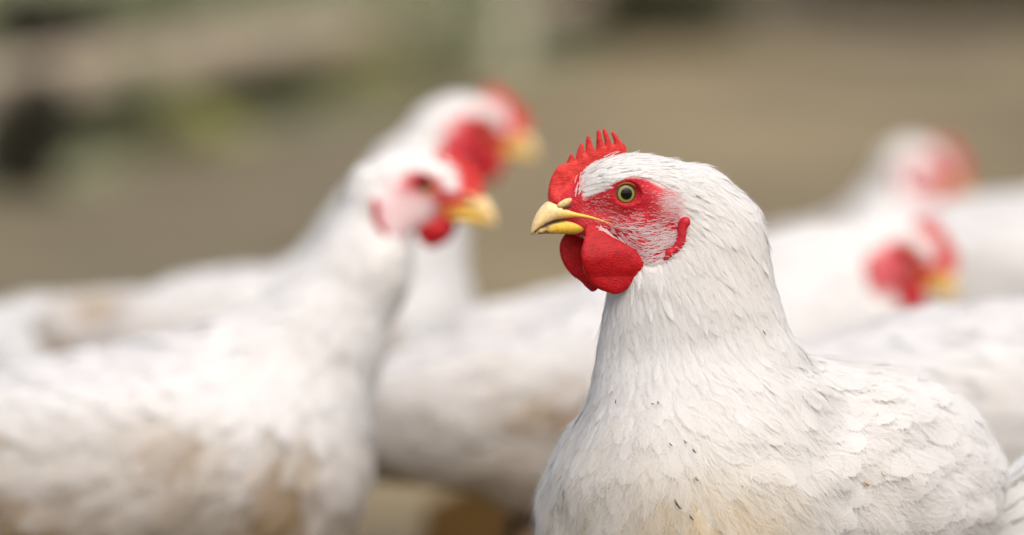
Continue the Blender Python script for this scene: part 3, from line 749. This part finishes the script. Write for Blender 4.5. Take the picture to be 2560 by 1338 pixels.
# ------------------------------------------------------------------ the hens behind
def back_hen(label, eye_px, d, body_px, yaw, seed, head_yaw=0.0, head_pitch=0.0, scale=1.0, body_z=None, dirt=0.3, comb_fold=0.3, name='hen', fat=1.0, neck=1.0, bend=-0.012, thigh=1.0, **kw):
    """eye_px: photo pixel of the near eye; body_px: photo x of the breast's front; yaw in degrees, 0 = facing right"""
    e = pix(*eye_px, d); front = pix(body_px, 900, d); yr = math.radians(yaw)
    c, s = math.cos(yr), math.sin(yr); sc_ = scale
    bx, by = front[0] - 0.150 * sc_ * c, e[1] - 0.150 * sc_ * s * 0.6
    loc = (bx, by, 0)
    def loc2(wp):
        q = R(wp) - R(loc); return R([q[0] * c + q[1] * s, -q[0] * s + q[1] * c, q[2]])
    hy = math.radians(head_yaw); F = R([math.cos(hy) * math.cos(head_pitch), math.sin(hy) * math.cos(head_pitch), math.sin(head_pitch)]); Lh = np.cross(R([0, 0, 1]), F); Lh /= np.linalg.norm(Lh)
    ho = loc2(e) + Lh * 0.0135 * sc_                                # the near eye is the hen's right eye
    bz = body_z or 0.175; f = fat
    ells = [((0.0, 0, bz), (.150 * sc_, .090 * f * sc_, .078 * f * sc_), axes((1, 0, .06))),
            ((.072 * sc_, 0, bz - .004), (.080 * sc_, .080 * f * sc_, .080 * f * sc_), None),
            ((-.02, .078 * f * sc_, bz + .008), (.105 * sc_, .026, .052 * sc_), axes((1, 0, .05))), ((-.02, -.078 * f * sc_, bz + .008), (.105 * sc_, .026, .052 * sc_), axes((1, 0, .05))),
            ((-.122 * sc_, 0, bz + .004), (.055 * sc_, .045 * sc_, .040 * sc_), axes((-1, 0, .4))),
            ((.01, .045 * fat, bz - .06 * thigh), (.038 * thigh, .034 * thigh, .045 * thigh), None), ((.01, -.045 * fat, bz - .06 * thigh), (.038 * thigh, .034 * thigh, .045 * thigh), None)]
    nb = R([.085 * sc_, 0, bz + .035]); he = ho + F * (-.020) + R([0, 0, -.010])
    chain = [(ho - F * .020 + R([0, 0, -.003]), .0160), (he - F * .006, .0215)]
    for t in (0.33, 0.66, 1.0):
        p = he * (1 - t) + nb * t; p = p + R([bend * math.sin(math.pi * t), 0, 0.0]); chain.append((p, (.0235 + (.060 - .0235) * t ** 1.15) * neck ** (1 if t < 1 else 0)))
    flow = [(ho + F * .01, -F), (ho - F * .03, -F + R([0, 0, -.8])), ((he + nb) / 2, (-.3, 0, -1)), (nb + R([.05, 0, 0]), (-.2, 0, -1)), ((.1, 0, bz), (-.5, 0, -1)), ((0, .09, bz), (-1, 0, -.2)),
            ((0, -.09, bz), (-1, 0, -.2)), ((-.05, 0, bz + .09), (-1, 0, -.05)), ((-.13, 0, bz + .03), (-1, 0, .3)), ((0, 0, bz - .1), (-1, 0, -.3))]
    def size(P, Q):
        dist = np.linalg.norm(Q, axis=1); t = np.clip((dist - 18) / 120, 0, 1)
        return 0.008 + 0.028 * t, 0.0028 + 0.016 * t, 0.0006 + 0.0016 * t, 0.0022 + 0.0062 * t
    def dm(P, a, b_):
        low = np.clip((bz + .055 - P[:, 2]) / .09, 0, 1)
        return dirt * (low * (0.26 + 2.1 * np.clip(a + 0.02, 0, 1)) + 0.35 * np.clip(b_ - 0.2, 0, 1) * low) + 0.02
    return build_hen(name, label, loc, yr, ho, F, (0, 0, 1), chain, ells, flow, False, [(.01, .045, bz - .07), (.01, -.045, bz - .07)], ((-.145 * sc_, 0, bz + .01), (-1, 0, .15), 9, .06),
                     size, hen_colour(dm, seed), hs=sc_, seed=seed, comb_fold=comb_fold, group='white hens standing in the blurred flock', **kw)

back_hen('blurred hen left of the sharp hen, facing right, dark eye and small red wattle showing', (1060, 462), 3.5, 885, -6, 21, head_yaw=-1, head_pitch=-0.12, scale=0.98, body_z=0.152, dirt=1.9, bend=0.010, neck=0.86, comb_fold=0.4, cheek=0.8, ws=0.62, cs=0.85)
back_hen('tallest blurred hen, its head highest of the flock, behind the left hen', (1202, 308), 4.15, 1165, 0, 22, head_yaw=4, head_pitch=-0.15, scale=0.97, body_z=0.170, dirt=1.5, bend=-0.010, neck=1.12, fat=0.80, thigh=0.85, ws=0.8, cs=0.95, comb_fold=0.1)
back_hen('low hen, its head hidden behind the sharp hen, dirty belly showing left of it', (1780, 800), 3.78, 1770, 4, 23, scale=0.85, body_z=0.160, dirt=1.1, fat=0.62, thigh=0.6, legmat=M_DIRTY_SHADED_LEG)
back_hen('blurred hen right of the sharp hen, bright red wattles and yellow beak pointing right', (2272, 632), 4.0, 2230, -2, 24, head_yaw=2, head_pitch=-0.36, scale=0.97, body_z=0.172, dirt=0.3, neck=1.1, cheek=0.1, ws=0.95, cs=1.0, comb_fold=0.15)
back_hen('farthest, faintest hen with a pale pinkish head, at the upper right', (2330, 420), 5.5, 2290, -75, 25, head_yaw=85, head_pitch=-0.40, scale=1.05, body_z=0.105, dirt=0.3, cheek=0.55, ws=0.9, cs=1.0, comb_fold=0.1)
back_hen('hen whose back rises at the right edge behind the yellow beak, head out of frame', (3050, 420), 4.6, 3000, 3, 26, scale=1.0, body_z=0.185, dirt=0.2)
back_hen('hen whose broad back fills the right edge below the red wattles', (3150, 500), 3.5, 3060, 2, 27, scale=1.0, body_z=0.178, dirt=0.3)
back_hen('hen at the far left edge, only its rounded back showing above the left hen', (460, 1080), 4.25, 330, 8, 28, scale=0.95, body_z=0.110, head_pitch=-0.8, dirt=0.4)

# ------------------------------------------------------------------ chaff caught in the plumage
def on_main(px, py):
    o = pix(px, py, 1.0); cam_p = R([0, 0, CH]); d = (o - cam_p); d /= np.linalg.norm(d); p = cam_p + d * 2.7
    for _ in range(60):
        s_ = sdf_main(R([p - BASE]))[0] - 0.0024
        if s_ < 1e-4: break
        p = p + d * max(s_ * 0.8, 1e-4)
    return p, grad(sdf_main, R([p - BASE]))[0]
def chaff(px, py, L, ang, m, label, wd=0.0007, group=None):
    p, g = on_main(px, py); g = Vector(g); x = Vector((math.cos(ang), 0, math.sin(ang))); x = (x - g * x.dot(g)).normalized(); y = g.cross(x)
    V = []; F = []; n, m_ = 8, 8
    for i in range(m_ + 1):
        t = i / m_ * 2 - 1; rr = wd * math.sqrt(max(1 - t * t, 0.02)) * (1 + 0.25 * math.sin(i * 2.1))
        for k in range(n):
            a = 2 * math.pi * k / n; q = x * (t * L / 2) + y * (rr * math.cos(a) + 0.10 * L * t * t) + g * (rr * 0.6 * math.sin(a)); V.append(tuple(q))
    for i in range(m_):
        for k in range(n): F.append((i * n + k, i * n + (k + 1) % n, (i + 1) * n + (k + 1) % n, (i + 1) * n + k))
    F.append(tuple(range(n))[::-1]); F.append(tuple(range(m_ * n, m_ * n + n)))
    o = mesh_obj('chaff_fleck', R(V), F, m); o.location = tuple(p); tag(o, label, 'chaff', group)
G = 'chaff caught in the sharp hen plumage'; rad = math.radians
sm = 'tiny dark fleck of chaff caught in the breast feathers of the sharp hen'
for (px, py, L, a, m_, lab, wd) in [
    (1693, 1262, .0062, -55, M_CHAFF, 'longest dark husk stuck low on the breast of the sharp hen', .00045), (1728, 1295, .0034, -50, M_CHAFF, 'short dark husk just below the longest husk, low on the breast', .00045),
    (1741, 1198, .0026, -50, M_CHAFF, sm, .0005), (1735, 1128, .0030, -55, M_CHAFF, sm, .0004), (1713, 1105, .0026, -50, M_CHAFF, sm, .0003), (1677, 1112, .0026, -50, M_CHAFF, sm, .0003),
    (1539, 1004, .0026, -70, M_CHAFF, sm, .0003), (1631, 1010, .0018, -20, M_CHAFF, sm, .0003), (1645, 1007, .0020, -65, M_CHAFF, sm, .0003), (1911, 832, .0032, -55, M_CHAFF, 'brownish sliver caught in the hackle feathers of the sharp hen neck', .0003),
    (2166, 1211, .0046, -20, M_STRAW, 'orange brown straw bit lying on the wing of the sharp hen', .0007), (2208, 1188, .0038, -40, M_STRAW, 'thin pale straw sliver on the wing, right of the orange straw bit', .0003)]:
    chaff(px, py, L, rad(a), m_, lab, wd, G)

# ------------------------------------------------------------------ ground
m, nt, b = mat('dirt'); M_DIRT = m
n1, n2 = noise_tex(nt, 1.3, 4, 'Generated'), noise_tex(nt, 30, 8, 'Object', 0.65)
nt.links.remove(n1.inputs['Vector'].links[0]); nt.links.new([x for x in nt.nodes if x.type == 'TEX_COORD'][0].outputs['Object'], n1.inputs['Vector'])
r1 = ramp(nt, n1.outputs[0], [(0.36, (0.140, 0.100, 0.045)), (0.5, (0.206, 0.150, 0.068)), (0.64, (0.265, 0.197, 0.092))])
r2 = ramp(nt, n2.outputs[0], [(0.3, (0.62, 0.6, 0.55)), (0.6, (1, 1, 1))])
mx = N(nt, 'ShaderNodeMixRGB', blend_type='MULTIPLY'); mx.inputs[0].default_value = 0.8
nt.links.new(r1.outputs[0], mx.inputs[1]); nt.links.new(r2.outputs[0], mx.inputs[2]); nt.links.new(mx.outputs[0], b.inputs['Base Color'])
b.inputs['Roughness'].default_value = 0.95; bump(nt, b, n2.outputs[0], 0.012)
xs = np.concatenate([np.linspace(-150, -6, 12), np.linspace(-5, 5, 80), np.linspace(6, 150, 12)]); ys = np.concatenate([np.linspace(-40, 0, 8), np.linspace(0.5, 22, 150), np.linspace(24, 300, 20)])
X, Y = np.meshgrid(xs, ys, indexing='ij'); G_ = np.stack([X.ravel(), Y.ravel(), 0 * X.ravel()], 1)
G_[:, 2] = 0.012 * noise3(G_ * R([1, 1, 0]), 3.0, 1) * np.clip((G_[:, 1] - 4.8) / 2, 0, 1); ny = len(ys)
I = np.arange(len(xs) * ny).reshape(len(xs), ny); Fq = np.stack([I[:-1, :-1].ravel(), I[1:, :-1].ravel(), I[1:, 1:].ravel(), I[:-1, 1:].ravel()], 1)
tag(mesh_obj('ground', G_, Fq, M_DIRT), kind='structure')

# ------------------------------------------------------------------ fence, running away from left to right
M_WOOD = simple('weathered_wood', (0.46, 0.36, 0.24), 0.85, 0.2, 14, 0.002)
M_POST = simple('grey_green_post', (0.42, 0.40, 0.28), 0.85, 0.2, 10, 0.002)
def plank(a, b_, w_, t_):
    a, b_ = Vector(a), Vector(b_); d = (b_ - a).normalized(); s_ = d.cross(Vector((0, 0, 1)))
    if s_.length < 0.1: s_ = Vector((1, 0, 0))
    s_.normalize(); u = s_.cross(d).normalized(); V = []; F = []; n = 12; prof = [(-1, -.8), (-.8, -1), (.8, -1), (1, -.8), (1, .8), (.8, 1), (-.8, 1), (-1, .8)]
    for i in range(n + 1):
        p = a.lerp(b_, i / n); j = 0.004 * math.sin(i * 1.9)
        for x, y in prof: V.append(tuple(p + s_ * (x * t_ / 2) + u * (y * w_ / 2 + j)))
    for i in range(n):
        for k in range(8): F.append((i * 8 + k, i * 8 + (k + 1) % 8, i * 8 + 8 + (k + 1) % 8, i * 8 + 8 + k))
    F.append(tuple(range(8))[::-1]); F.append(tuple(range(n * 8, n * 8 + 8))); return R(V), F
def fp(d): return R([-0.855 + 0.151 * (d - 9.5), d])
fence = empty('fence', (fp(9.5)[0], 9.5, 0)); tag(fence, 'low weathered wooden fence running away behind the flock on the left', 'fence')
O = R([fp(9.5)[0], 9.5, 0])
for z, wd in ((0.165, 0.085), (0.62, 0.085)):
    V, F_ = plank((*fp(7.6), z), (*fp(19), z), wd, 0.035); mesh_obj('rail', V - O, F_, M_WOOD, fence)
for d in (8.0, 14.5, 17.9):
    q = fp(d); V, F_ = plank((q[0] + .06, q[1], -0.05), (q[0] + .06, q[1], 0.85), 0.13, 0.13); mesh_obj('post', V - O, F_, M_POST, fence)

# ------------------------------------------------------------------ shrubs and weeds beyond the fence
def leafmat(name, c): 
    m, nt, b = mat(name); n = noise_tex(nt, 12, 4); cc = R(c)
    r_ = ramp(nt, n.outputs[0], [(0.3, tuple(cc * 0.7)), (0.7, tuple(cc * 1.3))]); nt.links.new(r_.outputs[0], b.inputs['Base Color']); b.inputs['Roughness'].default_value = 0.6
    return m
M_STEM = simple('stem', (0.10, 0.07, 0.04), 0.9, 0.2, 30)
def shrub(px, py, d, w_, h_, col, nleaf, leaf, label, seed, name='shrub', cat='shrub', group='shrubs along the fence'):
    r = np.random.default_rng(seed); c = pix(px, py, d); root = empty(name, (c[0], c[1], 0)); tag(root, label, cat, group)
    z0 = max(c[2] - h_ / 2, 0.0); cl = r.normal(0, 0.5, (14, 3)) * R([w_, w_, h_]) * 0.5; cl[:, 2] = np.clip(cl[:, 2], -h_ / 2, h_ / 2)
    k = r.integers(0, 14, nleaf); p = cl[k] + r.normal(0, 0.17, (nleaf, 3)) * R([w_, w_, h_]); p[:, 2] += z0 + h_ / 2; p[:, 2] = np.maximum(p[:, 2], 0.01)
    a = r.normal(size=(nleaf, 3)); a /= np.linalg.norm(a, axis=1)[:, None]; b_ = np.cross(a, r.normal(size=(nleaf, 3))); b_ /= np.linalg.norm(b_, axis=1)[:, None]
    L_ = leaf * r.uniform(0.6, 1.3, (nleaf, 1)); V = np.stack([p - a * L_, p + b_ * L_ * 0.4, p + a * L_, p - b_ * L_ * 0.4], 1).reshape(-1, 3)
    mesh_obj('foliage', V, np.arange(nleaf * 4).reshape(-1, 4), leafmat('leaves', col), root, smooth=False)
    sv = []; sf = []
    for i in range(7):
        t = cl[i] + R([0, 0, z0 + h_ / 2]); o = len(sv)
        for kx in range(4):
            q = kx / 3; pt = R([t[0] * q, t[1] * q, max(t[2], 0.02) * q]); rr = 0.006 * (1 - 0.7 * q)
            for j in range(5): sv.append(pt + R([rr * math.cos(j * 1.2566), rr * math.sin(j * 1.2566), 0]))
            if kx:
                for j in range(5): sf.append((o + (kx - 1) * 5 + j, o + (kx - 1) * 5 + (j + 1) % 5, o + kx * 5 + (j + 1) % 5, o + kx * 5 + j))
    mesh_obj('stems', R(sv), sf, M_STEM, root)
GAP_SHADE, YG, PG, MG = (0.026, 0.020, 0.005), (0.29, 0.28, 0.08), (0.24, 0.245, 0.13), (0.16, 0.16, 0.075)  # first leaf colour is near black, painting the shade inside gaps
def patch(name, pts, z, m):
    p = smooth_poly([q[:2] for q in pts], 2); n = len(p); c = p.mean(0); rings = 7; V = []; F = []
    for i in range(rings):
        t = i / (rings - 1)
        for k in range(n):
            q = c + (p[k] - c) * (t + (0.06 * math.sin(k * 2.3) if i == rings - 1 else 0)); V.append((*q, z + 0.012 * float(noise3(R([[q[0], q[1], 0.0]]), 3.0, 1)[0]) * min(max((q[1] - 4.8) / 2, 0), 1)))
    for i in range(rings - 1):
        for k in range(n): F.append((i * n + k, i * n + (k + 1) % n, (i + 1) * n + (k + 1) % n, (i + 1) * n + k))
    tag(mesh_obj(name, R(V), F, m), kind='structure')
M_VERGE = simple('verge_grass', (0.165, 0.16, 0.070), 0.95, 0.4, 2.2); M_FIELD = simple('rough_field', (0.17, 0.13, 0.07), 0.95, 0.3, 0.8)
f0, f1, f2, f3 = fp(7.4), fp(11), fp(15), fp(22)
patch('grass_verge', [f0 + R([.10, 0]), f1 + R([.12, 0]), f2 + R([.15, 0]), f3 + R([.2, 0]), f3 + R([-4, 0]), f1 + R([-4, 0]), f0 + R([-3, 0])], 0.008, M_VERGE)
patch('field', [(-.4, 18.5), (0.9, 16.5), (2.2, 17.0), (4.5, 16.5), (9, 30), (9, 60), (-9, 60), (-3, 30)], 0.016, M_FIELD)
M_DAMP = simple('damp_soil', (0.120, 0.090, 0.040), 0.95, 0.25, 3.0)
patch('bare_soil', [(-.45, 6.2), (-.28, 7.6), (-.15, 9.6), (.02, 13), (-.6, 13), (-1.6, 9.5), (-1.5, 6.5)], 0.004, M_DAMP)
M_HEN_SHADE = simple('under_hen_shade', (0.060, 0.032, 0.010), 1.0, 0.4, 20, 0.004); M_HEN_SHADE.node_tree.nodes['Principled BSDF'].inputs['Specular IOR Level'].default_value = 0.0
patch('under_hen_shade', [(-.08, 4.3), (.0, 4.1), (.12, 4.15), (.14, 4.7), (.05, 5.0), (-.06, 4.8)], 0.004, M_HEN_SHADE)  # dark sheet on the ground, the shadow under the low hen painted in
shrub(85, 385, 9.2, .10, .16, GAP_SHADE, 6000, .014, 'small leaf clump painted as the shaded gap below the fence rail at the far left', 31, 'weed', 'weed')
shrub(85, 50, 10.3, .11, .08, GAP_SHADE, 5000, .014, 'small leaf clump painted as the shaded gap above the rail in the upper left corner', 32)
shrub(350, 320, 10.7, .24, .10, YG, 4000, .016, 'yellow green shrub below the rail near the left edge', 33)
shrub(655, 260, 11.9, .20, .11, (0.08, 0.076, 0.025), 5000, .016, 'dark green shrub below the rail between yellow green and olive shrubs', 34)
shrub(220, 350, 10.4, .22, .14, MG, 2600, .016, 'dull green weed clump beside the dark gap clump', 35, 'weed', 'weed')
shrub(830, 215, 12.8, .28, .12, (0.26, 0.24, 0.09), 3200, .018, 'olive shrub right of the dark shrub, near the tallest hen', 36)
shrub(480, 50, 13.5, .95, .26, PG, 14000, .022, 'broad pale grey green bush above the rail at the upper left', 37)
shrub(1040, 130, 14.0, .26, .24, (0.12, 0.12, 0.05), 4500, .020, 'olive bush just left of the pale post', 38)
shrub(1590, 95, 17.0, .55, .34, (0.05, 0.045, 0.013), 14000, .026, 'dark olive bush at the top middle, above the sharp hen', 39)
shrub(1330, 50, 17.0, .34, .40, (0.15, 0.12, 0.05), 6000, .026, 'brownish green bush between pale post and dark olive bush', 40)
shrub(2450, 40, 19.0, 1.3, .62, (0.12, 0.095, 0.05), 14000, .03, 'long brown hedge clump in the upper right corner', 41)
shrub(640, -15, 15.5, .40, .16, (0.03, 0.035, 0.015), 4000, .02, 'small dark bush cut by the top edge, above the rail', 42)
